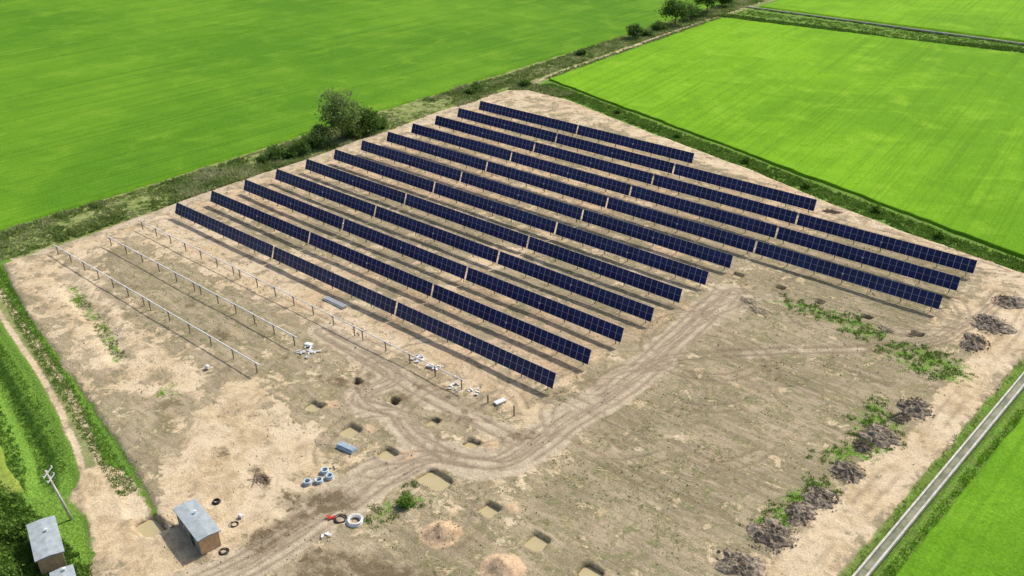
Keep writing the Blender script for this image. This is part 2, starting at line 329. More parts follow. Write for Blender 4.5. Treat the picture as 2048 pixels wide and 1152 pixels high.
    for px,py,a,b,w in PITS:
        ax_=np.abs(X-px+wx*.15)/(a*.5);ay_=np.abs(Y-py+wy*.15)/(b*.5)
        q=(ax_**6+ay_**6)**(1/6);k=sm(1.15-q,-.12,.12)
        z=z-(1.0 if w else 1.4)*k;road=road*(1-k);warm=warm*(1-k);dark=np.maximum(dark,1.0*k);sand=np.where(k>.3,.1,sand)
        rim=np.exp(-((q-1.6)/.35)**2)*(fbm(X,Y,.8,int(px),2));z=z+.2*rim
        if (int(px)%2)==0 : sand=np.maximum(sand,.55*rim)
        else: dark=np.maximum(dark,.62*rim)
    xc=141.75+.036*Y;kc=sm(.85-np.abs(X-xc),-.2,.1)*(Y<95);z=z-.55*kc
    return z,np.clip(np.stack([sand,road,lush,warm],-1),0,1),np.clip(np.stack([dark,r,verge],-1),0,1)
gx=axis(-24,150,.29,1500);gy=axis(-66,114,.29,1500)
X,Y=np.meshgrid(gx,gy);Xf,Yf=X.ravel(),Y.ravel()
Z,A,B=zfield(Xf,Yf)
nx,ny=len(gx),len(gy);i=np.arange(nx-1)[None,:]+np.arange(ny-1)[:,None]*nx;i=i.ravel()
F=np.stack([i,i+1,i+1+nx,i+nx],1);one=np.ones((len(Z),1))
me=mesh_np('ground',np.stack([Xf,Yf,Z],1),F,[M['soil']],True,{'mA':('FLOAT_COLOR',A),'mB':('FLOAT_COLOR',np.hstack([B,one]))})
link(me,'ground',kind='structure')
Zg=Z.reshape(ny,nx)
def gz(x,y):
    x=np.asarray(x,float);y=np.asarray(y,float)
    a=np.clip(np.searchsorted(gx,x)-1,0,nx-2);b=np.clip(np.searchsorted(gy,y)-1,0,ny-2)
    fx=(x-gx[a])/(gx[a+1]-gx[a]);fy=(y-gy[b])/(gy[b+1]-gy[b])
    return (Zg[b,a]*(1-fx)+Zg[b,a+1]*fx)*(1-fy)+(Zg[b+1,a]*(1-fx)+Zg[b+1,a+1]*fx)*fy
# ------------------------------------------------------------------ rice fields
def field(P,nu,nv,mat,h=.45,wob=.9,seed=0,name='rice_field'):
    u=np.linspace(0,1,nu)[None,:];v=np.linspace(0,1,nv)[:,None];P=[np.array(p,float) for p in P]
    C=[P[0][k]*(1-u)*(1-v)+P[1][k]*u*(1-v)+P[2][k]*u*v+P[3][k]*(1-u)*v for k in(0,1)]
    x,y=C[0].ravel(),C[1].ravel();wo=(fbm(x,y,.22,seed,3)-.5)*2*wob
    e=np.minimum(np.minimum(u,1-u)+0*v,np.minimum(v,1-v)+0*u).ravel()
    x=x+wo;y=y+(fbm(x,y,.22,seed+5,3)-.5)*2*wob
    z=-.45+h+(fbm(x,y,.35,seed+2,3)-.5)*.18;z=np.where(e<=1e-6,-1.3,z)
    k=np.arange(nu-1)[None,:]+np.arange(nv-1)[:,None]*nu;k=k.ravel()
    me=mesh_np(name,np.stack([x,y,z],1),np.stack([k,k+1,k+1+nu,k+nu],1),[mat],True);link(me,name,kind='structure')
field([(-620,-160),(-20.3,-160),(-21.5,420),(-620,420)],500,420,M['cropL'],seed=3,wob=1.0)
field([(-6.6,122.6),(134,83.8),(190,243),(-9.6,225)],400,300,M['cropR'],seed=9,wob=.5)
field([(-8.5,249.5),(220,250.5),(220,560),(-8.5,560)],260,260,M['cropR'],seed=21,wob=.6)
field([(142.6,-45),(260,-45),(260,82),(147.4,82)],420,420,M['cropB'],seed=33,wob=.3)
field([(-160,-150),(50,-150),(60.5,-56.8),(-160,-22)],300,160,M['cropY'],seed=43,wob=.8,h=.3,name='rough_grass_field')
# ------------------------------------------------------------------ foliage
def leaves(C,size,tint,up=.0,seed=0,asp=1.0):
    g=np.random.default_rng(seed);n=len(C)
    a=g.normal(size=(n,3));a[:,2]*=(1-up);a/=np.linalg.norm(a,axis=1,keepdims=True)
    b=g.normal(size=(n,3));b-= (b*a).sum(1,keepdims=True)*a;b/=np.linalg.norm(b,axis=1,keepdims=True)
    s=np.asarray(size).reshape(-1,1)*np.ones((n,1))
    V=np.stack([C-a*s*.5-b*s*.15,C+b*s*.5*asp,C+a*s*.5+b*s*.1,C-b*s*.5*asp],1).reshape(-1,3)
    F=np.arange(n*4).reshape(n,4);return V,F,np.repeat(np.clip(tint,0,1),4)
def tufts(x,y,h,r,k,seed,zoff=0.,size=.3,tb=None):
    """k leaf blades per clump, arching up and outwards"""
    g=np.random.default_rng(seed);n=len(x);x0=np.repeat(x,k);y0=np.repeat(y,k);hh=np.repeat(h,k);rr=np.repeat(r,k)
    base=gz(x,y)+zoff;z0=np.repeat(base,k);t=np.repeat(tb if tb is not None else g.random(n),k)*.65+g.random(n*k)*.35
    a=g.random(n*k)*2*np.pi;q=np.sqrt(g.random(n*k));bx=x0+np.cos(a)*q*rr;by=y0+np.sin(a)*q*rr
    H=hh*(.55+.6*g.random(n*k))*(1-.45*q);ln=g.normal(size=(2,n*k))*.6*H
    w=np.asarray(size)*(.5+.6*g.random(n*k));b=g.random(n*k)*np.pi;wx,wy=np.cos(b)*w*.5,np.sin(b)*w*.5
    V=np.stack([np.stack([bx-wx,by-wy,z0-.05],1),np.stack([bx+wx,by+wy,z0-.05],1),np.stack([bx+wx*.9+ln[0]*.6,by+wy*.9+ln[1]*.6,z0+H*.7],1),np.stack([bx+ln[0],by+ln[1],z0+H],1)],1).reshape(-1,3)
    return V,np.arange(n*k*4).reshape(-1,4),np.repeat(np.clip(t,0,1),4)
def stuff(name,parts,mat):
    V=[];F=[];T=[];b=0
    for v,f,t in parts:V.append(v);F.append(f+b);T.append(t);b+=len(v)
    me=mesh_np(name,np.concatenate(V),np.concatenate(F),[mat],False,{'tint':('FLOAT',np.concatenate(T))});return link(me,name,kind='stuff')
def strip_pts(P,w,dens,seed,keep=None):
    g=np.random.default_rng(seed);out=[]
    for (ax,ay),(bx,by) in zip(P[:-1],P[1:]):
        L=math.hypot(bx-ax,by-ay);n=int(L*w*2*dens);t=g.random(n);s=(g.random(n)*2-1)*w
        out.append(np.stack([ax+(bx-ax)*t-(by-ay)/L*s,ay+(by-ay)*t+(bx-ax)/L*s],1))
    return np.concatenate(out)
P=[]
h1=strip_pts([(-14.5,-90),(-14,-30),(-13.5,10),(-14,60),(-14.5,104)],6.6,3.0,1)
d=fbm(h1[:,0],h1[:,1],.13,5,3);k=sm(d,.22,.5)>rng.random(len(d))*.75;h1=h1[k];d=d[k]
hh=.3+.9*sm(d,.4,.75);P.append(tufts(h1[:,0],h1[:,1],hh,.5+0*hh,9,2,size=.34,tb=np.clip(fbm(h1[:,0],h1[:,1],.22,9,4)*2.2-.5,0,1)))
h2=strip_pts([(-16,103),(-15,122),(-16.2,160),(-17,200),(-17,250),(-17,300)],4.6,1.9,3);n=len(h2)
P.append(tufts(h2[:,0],h2[:,1],.4+.7*fbm(h2[:,0],h2[:,1],.12,6,2),np.full(n,.6),8,4,size=.42,tb=np.clip(fbm(h2[:,0],h2[:,1],.3,19,3)*1.8-.4,0,1)))
h3=strip_pts([(-10,111.5),(-4,114),(8,113)],3.2,3,5);P.append(tufts(h3[:,0],h3[:,1],np.full(len(h3),1.0),np.full(len(h3),.6),9,6,size=.35))
h3=strip_pts([(-7.6,124),(-8.6,140),(-9.0,170),(-10,200),(-10.6,226)],1.0,2.2,7);P.append(tufts(h3[:,0],h3[:,1],np.full(len(h3),.55),np.full(len(h3),.5),7,8,size=.35))
stuff('verge_grass',P,M['grass'])
P=[]
VR=[(-4,117.8),(8.5,114.6),(20,111.4),(44.8,104.2),(71,97.4),(92,91.2),(109,86.9),(124,82.6),(140,80.0)]
h5=strip_pts(VR,2.6,4.2,11);d=fbm(h5[:,0],h5[:,1],.3,14,2);P.append(tufts(h5[:,0],h5[:,1],.25+.6*d,np.full(len(d),.45),9,12,size=.28,tb=np.clip(d*1.8-.4,0,1)))
h4=strip_pts([(-12,229),(19,230.5),(45,232),(68,235),(89,239),(200,249)],2.4,1.8,9);P.append(tufts(h4[:,0],h4[:,1],np.full(len(h4),1.0),np.full(len(h4),.7),8,10,size=.5,tb=rng.random(len(h4))*.3))
h4=strip_pts([(-10,239),(19,239.5),(45,240.5),(89,243.5)],3.6,.9,10);P.append(tufts(h4[:,0],h4[:,1],np.full(len(h4),.45),np.full(len(h4),.8),7,11,size=.5,tb=.4+rng.random(len(h4))*.6))
h4=strip_pts([(-8,246.4),(200,246.4)],.6,1.6,12);P.append(tufts(h4[:,0],h4[:,1],np.full(len(h4),.7),np.full(len(h4),.5),7,13,size=.45,tb=rng.random(len(h4))*.4))
def carpet(path,w,dens,seed,h=.2,size=.13,lo=.1,hi=1.0,nz=.5,k=6):
    q=strip_pts(path,w,dens,seed);d=fbm(q[:,0],q[:,1],nz,seed+3,4)
    P.append(tufts(q[:,0],q[:,1],h*(.3+1.2*d),np.full(len(q),.28),k,seed+1,size=size,tb=np.clip(lo+(hi-lo)*(d*1.6-.3)+.3*(rng.random(len(q))-.5),0,1)))
carpet([(-30,-31.8),(-5,-33.6),(19.2,-38.9),(37.4,-42.5),(54.2,-45.9),(64.6,-48.0),(70,-49.0)],1.15,15,13,h=.28,size=.13,lo=.4)
carpet([(-30,-37.3),(9,-43.2),(33.9,-47.4),(44.8,-49.3),(54.5,-51.6),(60,-53.6)],1.6,13,15,h=.22,size=.14,lo=.4)
carpet([(20,-48.8),(33,-51.2),(45,-53.2),(55,-55.8),(60,-58)],.9,7,17,h=.4,size=.17,lo=.1,hi=.9)
h9=rng.random((5200,2))*[26,22]+[56,-80];k=inside(h9[:,0],h9[:,1],[(58,-58),(66,-56.5),(73,-56.3),(80,-58.8),(82,-64),(82,-80),(56,-80)]);h9=h9[k];d=fbm(h9[:,0],h9[:,1],.35,77,3)
P.append(tufts(h9[:,0],h9[:,1],.2+d*.9,np.full(len(h9),.4),9,19,size=.22,tb=np.clip(d*2.0-.4,0,1)))
for L_ in LUSH:
    a=np.array(L_);lo=a.min(0)-1;hi=a.max(0)+1;n=int((hi-lo).prod()*11);q=rng.random((n,2))*(hi-lo)+lo
    e=fbm(q[:,0],q[:,1],.6,71,4);k=(sdf(q[:,0],q[:,1],L_)+(e-.5)*7<0)&(fbm(q[:,0],q[:,1],1.1,75,3)>.45);q=q[k];P.append(tufts(q[:,0],q[:,1],.10+.26*rng.random(len(q)),np.full(len(q),.28),8,23+len(q),size=.14,tb=.15+rng.random(len(q))*.85))
q=strip_pts(GST,1.0,8,31);k=fbm(q[:,0],q[:,1],.5,3,3)>.47;q=q[k];P.append(tufts(q[:,0],q[:,1],np.full(len(q),.22),np.full(len(q),.25),6,32,size=.13,tb=.2+rng.random(len(q))*.8))
stuff('green_weeds',P,M['lush'])
P=[];q=strip_pts([(140.3,-40),(141.2,0),(141.8,25),(142.5,50),(143.2,80)],.45,8,21);q[:,0]-=.75;d=fbm(q[:,0],q[:,1],.5,24,3);k=d>.42;q=q[k]
P.append(tufts(q[:,0],q[:,1],np.full(len(q),.18),np.full(len(q),.28),6,25,size=.12,tb=rng.random(len(q))*.8))
q=rng.random((120000,2))*[140,150]+[-4,-50]
k=inside(q[:,0],q[:,1],RIM)
den=fbm(q[:,0],q[:,1],.10,81,4);den2=fbm(q[:,0],q[:,1],.5,82,3);z_,a_,b_=zfield(q[:,0],q[:,1])
pr=sm(den,.36,.62)*sm(den2,.42,.65)*(1-sm(a_[:,0],.40,.65))*(1-sm(a_[:,1],.2,.5))*(1-b_[:,0])*(.35+.65*sm(q[:,0],90,104))
pr=np.maximum(pr,.8*(a_[:,2]>.3)*(a_[:,0]<.8)*(den2>.5))
k&=pr>rng.random(len(q))*1.2;q=q[k]
P.append(tufts(q[:,0],q[:,1],.06+.12*rng.random(len(q)),.12+.3*rng.random(len(q)),6,83,size=.11,tb=.0+rng.random(len(q))*.75))
stuff('sparse_weeds',P,M['grass'])
h=strip_pts([(143.2,-30),(143.6,-5),(144.5,15),(145.6,38),(146.7,60)],.5,7,91);P=[tufts(h[:,0],h[:,1],np.full(len(h),.3),np.full(len(h),.3),7,92,zoff=.3,size=.13,tb=.3+.7*rng.random(len(h)))]
stuff('rice_edge',P,M['rice'])
def crown(R,H,z0,ncl,nl,ls,seed,flat=.8,cs=.28,bright=0):
    g=np.random.default_rng(seed);c=g.normal(size=(ncl,3));c/=np.linalg.norm(c,axis=1,keepdims=True);c*= (g.random((ncl,1))**.45)
    c[:,2]=c[:,2]*.5+.5;c=c*[R,R,H]+[0,0,z0];c[:,0:2]*= (1-.35*((c[:,2:3]-z0)/H)**2)
    cr=R*cs*(.6+.8*g.random(ncl));ct=g.random(ncl)
    C=np.repeat(c,nl,0)+g.normal(size=(ncl*nl,3))*np.repeat(cr,nl)[:,None]*[.6,.6,.6*flat]
    C[:,2]=np.maximum(C[:,2],.1)
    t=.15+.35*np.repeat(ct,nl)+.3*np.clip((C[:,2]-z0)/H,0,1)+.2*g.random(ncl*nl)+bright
    return leaves(C,ls*(.6+.8*g.random(ncl*nl)),t,seed=seed+1),c
def tree(x,y,H,R,ls=.32,seed=0,mat='leaf',label='',trunkh=.35,ncl=46,nl=90,cs=.28,cat='tree',bright=0):
    z=float(gz(x,y));root=link(None,'tree',(x,y,z));root['label']=label;root['category']=cat
    (V,F,T),c=crown(R,H*(1-trunkh),H*trunkh,ncl,nl,ls,seed,cs=cs,bright=bright)
    link(mesh_np('crown',V,F,[M[mat]],False,{'tint':('FLOAT',T)}),'crown',parent=root)
    b=MB();r=.05+H*.016;top=(.2,.1,H*trunkh*1.1);b.cyl((0,0,-.4),top,r*1.5,r*.9,8)
    for q in c[::3][:14]:b.cyl(top,tuple(q),r*.5,r*.12,5)
    link(b.mesh('trunk',[M['bark']],True),'trunk',parent=root)
tree(-12.2,51.5,12.0,6.2,.40,1,'leaf2','tall feathery light-green tree in the hedgerow beside the plot',.22,80,85,.21,bright=.2)
tree(-10.6,58.6,5.6,3.8,.36,2,'leaf','rounded green tree beside the tall feathery tree',.12,44,80)
tree(-12.5,44.8,4.8,3.4,.36,4,'leaf2','rounded green tree beside the tall feathery tree',.12,40,80)
tree(-17.1,205.9,9.5,5.2,.5,5,'leaf','broad dark-green tree on the bank between rice fields',.25,46,60)
tree(-18.5,229.6,8.5,4.5,.5,6,'leaf','broad dark-green tree on the bank between rice fields',.25,40,60)
tree(-16.5,216,5.5,3,.5,7,'leaf','small green tree on the bank between rice fields',.25,30,50)
tree(-16.4,180.4,4.6,2.8,.45,8,'leaf','small round tree on the bank beside the lane',.2,26,60)
tree(-18.6,243,6,3.2,.5,9,'leaf','small green tree on the bank between rice fields',.2,26,60)
def bush(x,y,H,R,seed,mat='leaf',label='dense dark-green bush in the grassy hedgerow',ls=.28,ncl=20,nl=70):
    (V,F,T),c=crown(R,H,.1,ncl,nl,ls,seed,cs=.34)
    b=MB();
    for q in c[:6]:b.cyl((0,0,-.2),tuple(q),.05,.02,5)
    o=link(mesh_np('bush',V,F,[M[mat]],False,{'tint':('FLOAT',T)}),'bush',(x,y,float(gz(x,y))),label=label,category='bush')
    link(b.mesh('stem',[M['bark']]),'stem',parent=o)
for j,(x,y,H,R) in enumerate([(-12.2,41.2,3.6,2.8),(-11.1,38.0,3.2,2.4),(-12.9,32.6,3.4,2.4),(-11.2,35.6,1.8,1.7),(-13.5,29.2,1.5,1.5),(-10.9,63,2.4,2.3),(-10.6,54,2.4,2.2),(-15.9,102,2.0,2.2),(-14.8,98.6,1.2,1.5),(-7.2,113.2,1.6,1.8),(-17,152,1.3,1.6),(-15.5,186,1.8,2),(-17.2,196,2.4,2.4),(-18.4,221,3.4,2.6)]):
    bush(x,y,H,R,100+j,ls=.3 if y<120 else .45)
for j,(x,y,H,R) in enumerate([(60,-60.5,2.2,2.2),(64,-63,2.6,2.4),(67.5,-60.2,1.6,1.6),(69,-65.5,2.6,2.2),(74,-65.5,2.2,2.0),(79.5,-63.8,1.6,1.5),(59,-65,2.4,2.3)]):
    bush(x,y,H,R,200+j,'lush','leafy bright-green bush beside the farm track',.26,22,80)
bush(97.2,-29.2,.9,1.1,270,'lush','low green bush beside the white hose coil',.2,14,70)
for j,(x,y) in enumerate([(50,102.6),(88,92.3),(104,88.4),(117.5,84.8),(28,108.9),(71,97.4)]):
    bush(x,y,1.3,1.1,300+j,'lush','low green shrub on the field bank',.25,12,60)
# ------------------------------------------------------------------ solar trackers
NP,PW,PH=28,1.131,2.28
b=MB();w=PW-.015
b.box((0,0,0),(w-.04,PH-.04,.03),0)
for s in(-1,1):
    b.box((s*(w/2-.013),0,0),(.026,PH,.045),1);b.box((0,s*(PH/2-.015),0),(w-.054,.03,.045),1)
b.box((0,0,.012),(w-.054,.034,.022),1)
panel_me=b.mesh('solar_panel',[M['glass'],M['frame']])
b=MB();b.cyl((-15.9,0,0),(15.9,0,0),.085,n=8);tube_me=b.mesh('torque_tube',[M['galv']],True)
b=MB();b.box((0,0,-.95),(.10,.15,1.95),0);b.box((0,0,.0),(.16,.26,.26),0);post_me=b.mesh('post',[M['post']])
b=MB();b.box((0,0,-.12),(.34,.42,.36),0);b.cyl((0,-.3,-.1),(0,.3,-.1),.13,n=10);motor_me=b.mesh('drive_motor',[M['galv']],True)
TZ=1.88;TILT=math.radians(70);POSTX=[-14.6,-9.8,-4.9,0,4.9,9.8,14.6]
nseg=[3]*7+[4]*3+[3,2]
def tracker(x0,y0,k):
    root=link(None,'solar_tracker',(x0,y0,0));root['label']='long tilted row of dark-blue solar panels above bare soil';root['category']='solar panel row';root['group']='solar trackers in parallel rows'
    til=TILT+random.uniform(-.015,.015)
    for j in range(NP):
        o=bpy.data.objects.new('solar_panel',panel_me);COL.objects.link(o);o.parent=root
        o.location=((j-(NP-1)/2)*PW,-.13*math.sin(til),TZ+.13*math.cos(til));o.rotation_euler=(til+random.uniform(-.006,.006),random.uniform(-.002,.002),0)
    o=bpy.data.objects.new('torque_tube',tube_me);COL.objects.link(o);o.parent=root;o.location=(0,0,TZ)
    for px in POSTX:
        o=bpy.data.objects.new('post',post_me);COL.objects.link(o);o.parent=root;o.location=(px,0,TZ)
    o=bpy.data.objects.new('drive_motor',motor_me);COL.objects.link(o);o.parent=root;o.location=(0,0,TZ)
for r,n in enumerate(nseg):
    for s in range(n): tracker(16+32*s,r*SP-.25,r)
def frame_row(x0,x1,y,rad=.10):
    root=link(None,'tracker_frame',(x0,y,0));root['label']='bare galvanised torque tube on steel posts awaiting panels';root['category']='solar frame';root['group']='bare tracker frames'
    b=MB();b.cyl((0,0,0),(x1-x0,0,0),rad,n=8);L=x1-x0
    for i in range(int(L/4.9)+1):b.box((.9+i*4.9 if .9+i*4.9<L else L-.4,0,0),(.14,.24,.24),0)
    link(b.mesh('torque_tube',[M['tube']],False),'torque_tube',(0,0,1.7),parent=root)
    n=max(2,round(L/4.9));
    for i in range(n):
        link(post_me,'post',(.9+i*(L-1.8)/(n-1),0,1.62),parent=root)
frame_row(-.3,31.8,-SP-.1,.08);frame_row(31.9,63.8,-SP-.1,.08);frame_row(63.9,86.5,-SP-.1,.08)
frame_row(2.0,31.8,-2*SP+.2);frame_row(31.9,59,-2*SP+.2)
frame_row(-2.0,29.9,-3*SP);frame_row(30.0,61,-3*SP)
for (x,y,h) in [(95.2,-8,1.6),(90.5,-8,1.3)]:
    b=MB();b.box((0,0,h/2-.3),(.12,.18,h+.6),0);b.box((0,0,h),(.2,.26,.05),0)
    link(b.mesh('steel_post',[M['post']]),'steel_post',(x,y,0),label='bare driven steel post standing in sandy soil',category='post',group='bare driven posts')
# ------------------------------------------------------------------ water in pits
for px,py,a,bb,w in PITS:
    if w:
        n=20;V=[(0,0,0)]+[(math.copysign(abs(math.cos(t))**.5,math.cos(t))*a*.66,math.copysign(abs(math.sin(t))**.5,math.sin(t))*bb*.66,0) for t in [2*math.pi*i/n for i in range(n)]]
        b=MB();b.poly(V,[(0,i+1,(i+1)%n+1) for i in range(n)]);zc=float(gz(px,py))
        link(b.mesh('water',[M['water']]),'water',(px,py,zc+.55),kind='structure')
# ------------------------------------------------------------------ canals
def canal(P,w=.6,name='canal',t=.16,wz=-.42):
    V=[];F=[];prof=[(-w/2-t,-.4),(-w/2-t,.16),(-w/2,.16),(-w/2,-.45),(w/2,-.45),(w/2,.16),(w/2+t,.16),(w/2+t,-.4)]
    b=MB()
    for i,(x,y) in enumerate(P):
        x2,y2=P[min(i+1,len(P)-1)];x1,y1=P[max(i-1,0)];L=math.hypot(x2-x1,y2-y1);nx_,ny_=(y2-y1)/L,-(x2-x1)/L
        for s,z in prof:V.append((x+nx_*s,y+ny_*s,z-.2))
    n=len(prof)
    for i in range(len(P)-1):
        for j in range(n-1):F.append((i*n+j,i*n+j+1,(i+1)*n+j+1,(i+1)*n+j))
    b.poly(V,F,0)
    W=[];G=[]
    for i,(x,y) in enumerate(P):
        x2,y2=P[min(i+1,len(P)-1)];x1,y1=P[max(i-1,0)];L=math.hypot(x2-x1,y2-y1);nx_,ny_=(y2-y1)/L,-(x2-x1)/L
        for s in(-w/2+.01,w/2-.01):W.append((x+nx_*s,y+ny_*s,wz))
    for i in range(len(P)-1):G.append((2*i,2*i+1,2*i+3,2*i+2))
    b.poly(W,G,1);link(b.mesh(name,[M['conc'],M['dwater']]),name,kind='structure')
canal([(141.75+.036*y,y) for y in range(-60,92,4)],.8,t=.22,wz=-.42)
canal([(x,247.5+.0*x) for x in range(-12,200,8)],.5,t=.15)
# ------------------------------------------------------------------ cabins
def cabin(cx,cy,ang,L,W,H,label,wm):
    z=float(gz(cx,cy));root=link(None,'site_cabin',(cx,cy,z),(0,0,ang));root['label']=label;root['category']='cabin'
    b=MB();hx,hy=L/2,W/2;t=.08
    for s in(-1,1):
        b.box((s*(hx-t/2),0,.15+H/2),(t,W,H),0)
        b.box((0,s*(hy-t/2),.15+H/2),(L-2*t,t,H),1)
    for i in range(int(L/.3)):
        x=-hx+.2+i*.3
        b.box((x,-hy-.012,.15+H/2),(.08,.024,H-.1),1);b.box((x,hy+.012,.15+H/2),(.08,.024,H-.1),1)
    b.box((0,0,.08),(L-.1,W-.1,.14),1)
    link(b.mesh('wall',[wm,M['wallg']]),'wall',parent=root)
    b=MB();n=int((L+.5)/.11);V=[];F=[]
    for i in range(n+1):
        x=-hx-.25+(L+.5)*i/n;dz=.025*(i%2)
        for y,zz in((-hy-.22,0),(0,.14),(hy+.22,0.0)):V.append((x,y,H+.19+zz+dz))
    for i in range(n):
        for j in range(2):F.append((i*3+j,(i+1)*3+j,(i+1)*3+j+1,i*3+j+1))
    b.poly(V,F);
    for s in(-1,1):b.box((0,s*(hy+.2),H+.12),(L+.5,.05,.12),0);b.box((s*(hx+.22),0,H+.14),(.05,W+.36,.12),0)
    rf=link(b.mesh('roof',[M['roof']]),'roof',parent=root)
    b=MB();b.cyl((-.9,.3,H+.25),(-.9,.3,H+.62),.09,n=10);b.cyl((-.9,.3,H+.62),(-.9,.3,H+.68),.16,n=10)
    link(b.mesh('vent',[M['white']]),'vent',parent=rf)
    b=MB();b.box((hx*.35,-hy-.04,.15+.98),(.85,.04,1.95),0);dr=link(b.mesh('door',[M['dark']]),'door',parent=root)
    b=MB();b.box((hx*.35+.33,-hy-.08,1.1),(.04,.05,.14),0);link(b.mesh('handle',[M['galv']]),'handle',parent=dr)
    for xx in(-hx*.5,):
        b=MB();b.box((xx,-hy-.03,1.5),(1.0,.03,.7),0);wd=link(b.mesh('window',[M['dark']]),'window',parent=root)
        b=MB();
        for s in(-1,1):b.box((xx+s*.53,-hy-.04,1.5),(.06,.06,.82),0);b.box((xx,-hy-.04,1.5+s*.38),(1.0,.06,.06),0)
        link(b.mesh('frame',[M['white']]),'frame',parent=wd)
cabin(83.3,-47.7,math.radians(-9),6.4,2.25,2.15,'tan-walled site cabin with grey sheet roof on sandy ground',M['wall'])
cabin(72.9,-59.9,math.radians(-17),6.2,2.5,2.3,'tan cabin with grey sheet roof beside leafy bushes',M['wall'])
cabin(79.6,-61.2,math.radians(-17),2.6,1.9,1.7,'small low shed with grey sheet roof beside a cabin',M['wallg'])
root=link(None,'utility_pole',(69.0,-55.6,float(gz(69,-55.6))),(math.radians(8),math.radians(-3),0));root['label']='leaning grey concrete utility pole with steel crossarms beside the track';root['category']='utility pole'
b=MB();b.cyl((0,0,-.5),(0,0,7.6),.19,.11,10);link(b.mesh('shaft',[M['conc']],True),'shaft',parent=root)
for zz,l in((7.2,1.9),(6.3,1.5)):
    b=MB();b.box((0,.14,zz),(.09,l,.1),0,rz=.6);b.cyl((0,.1,zz-.6),(.3,.5,zz),.025,n=5);ca=link(b.mesh('crossarm',[M['galv']]),'crossarm',parent=root)
    for s in(-1,0,1):
        b=MB();px,py=-math.sin(.6)*s*l*.45,.14+math.cos(.6)*s*l*.45
        for q in range(3):b.cyl((px,py,zz+.06+q*.07),(px,py,zz+.12+q*.07),.07,.045,8)
        link(b.mesh('insulator',[M['white']],True),'insulator',parent=ca)
# ------------------------------------------------------------------ loose site items
def coil(x,y,R,r,n,mat,label,flat=0,cat='pipe coil',grp=None):
    b=MB();g=random.Random(int(x*100+y*10))
    for k in range(n):
        rr=R*(1-.09*(k%3))+g.uniform(-.03,.03);ox,oy=g.uniform(-flat,flat),g.uniform(-flat,flat);zz=r*1.1+(k//2)*r*1.7
        b.tube([(ox+math.cos(t)*rr,oy+math.sin(t)*rr,zz+g.uniform(0,.01)) for t in [2*math.pi*i/24 for i in range(24)]],r,6,0,True)
    o=link(b.mesh('pipe_coil',[mat],True),'pipe_coil',(x,y,float(gz(x,y))),label=label,category=cat)
    if grp:o['group']=grp
for x,y in((86.1,-33.2),(86.5,-31.9),(85.3,-34.3),(85.2,-31.6)):coil(x,y,.44,.07,8,M['bluew'],'pale blue-grey coiled conduit lying on bare soil',.02,grp='coiled conduits')
coil(94.9,-35.0,.85,.065,8,M['white'],'large white coiled hose lying in weeds',.10)
coil(93.2,-35.8,.7,.04,4,M['black'],'loose black pipe coil beside the white hose',.18)
coil(79.9,-43.3,.45,.08,3,M['black'],'black coiled pipe lying on pale sand',.03)
coil(84.8,-44.2,.5,.035,3,M['black'],'black cable coil lying on pale sand',.12)
coil(87.6,-47.5,.5,.04,4,M['black'],'black cable coil beside the tan cabin',.15)
def item(name,b,mats,x,y,rz,label,cat,dz=0,**k):return link(b.mesh(name,mats),name,(x,y,float(gz(x,y))+dz),(0,0,rz),label=label,category=cat,**k)
def lump(R,H,seed,amp=.35,seg=40,ring=14,sx=1,sy=1,fr=1.2):
    V=[];F=[]
    for i in range(ring+1):
        q=i/ring
        for j in range(seg):
            a=2*math.pi*j/seg;x,y=math.cos(a)*R*q*sx,math.sin(a)*R*q*sy
            V.append((x,y,0))
    V=np.array(V);n=fbm(V[:,0]+seed*7,V[:,1]+seed*3,fr,seed,4);q=np.hypot(V[:,0]/sx,V[:,1]/sy)/R
    e=1+ (vnoise(np.cos(np.arctan2(V[:,1],V[:,0]))*2.5+10,np.sin(np.arctan2(V[:,1],V[:,0]))*2.5+seed*5.0,seed)-.5)*.9
    V[:,2]=H*np.clip(1-q*q,0,1)*(1-amp+2*amp*n)+(n-.5)*amp*.5*(q<.97)-.12*(q>.95);V[:,0]*=e;V[:,1]*=e
    for i in range(ring):
        for j in range(seg):F.append((i*seg+j,(i+1)*seg+j,(i+1)*seg+(j+1)%seg,i*seg+(j+1)%seg))
    return V,np.array(F)
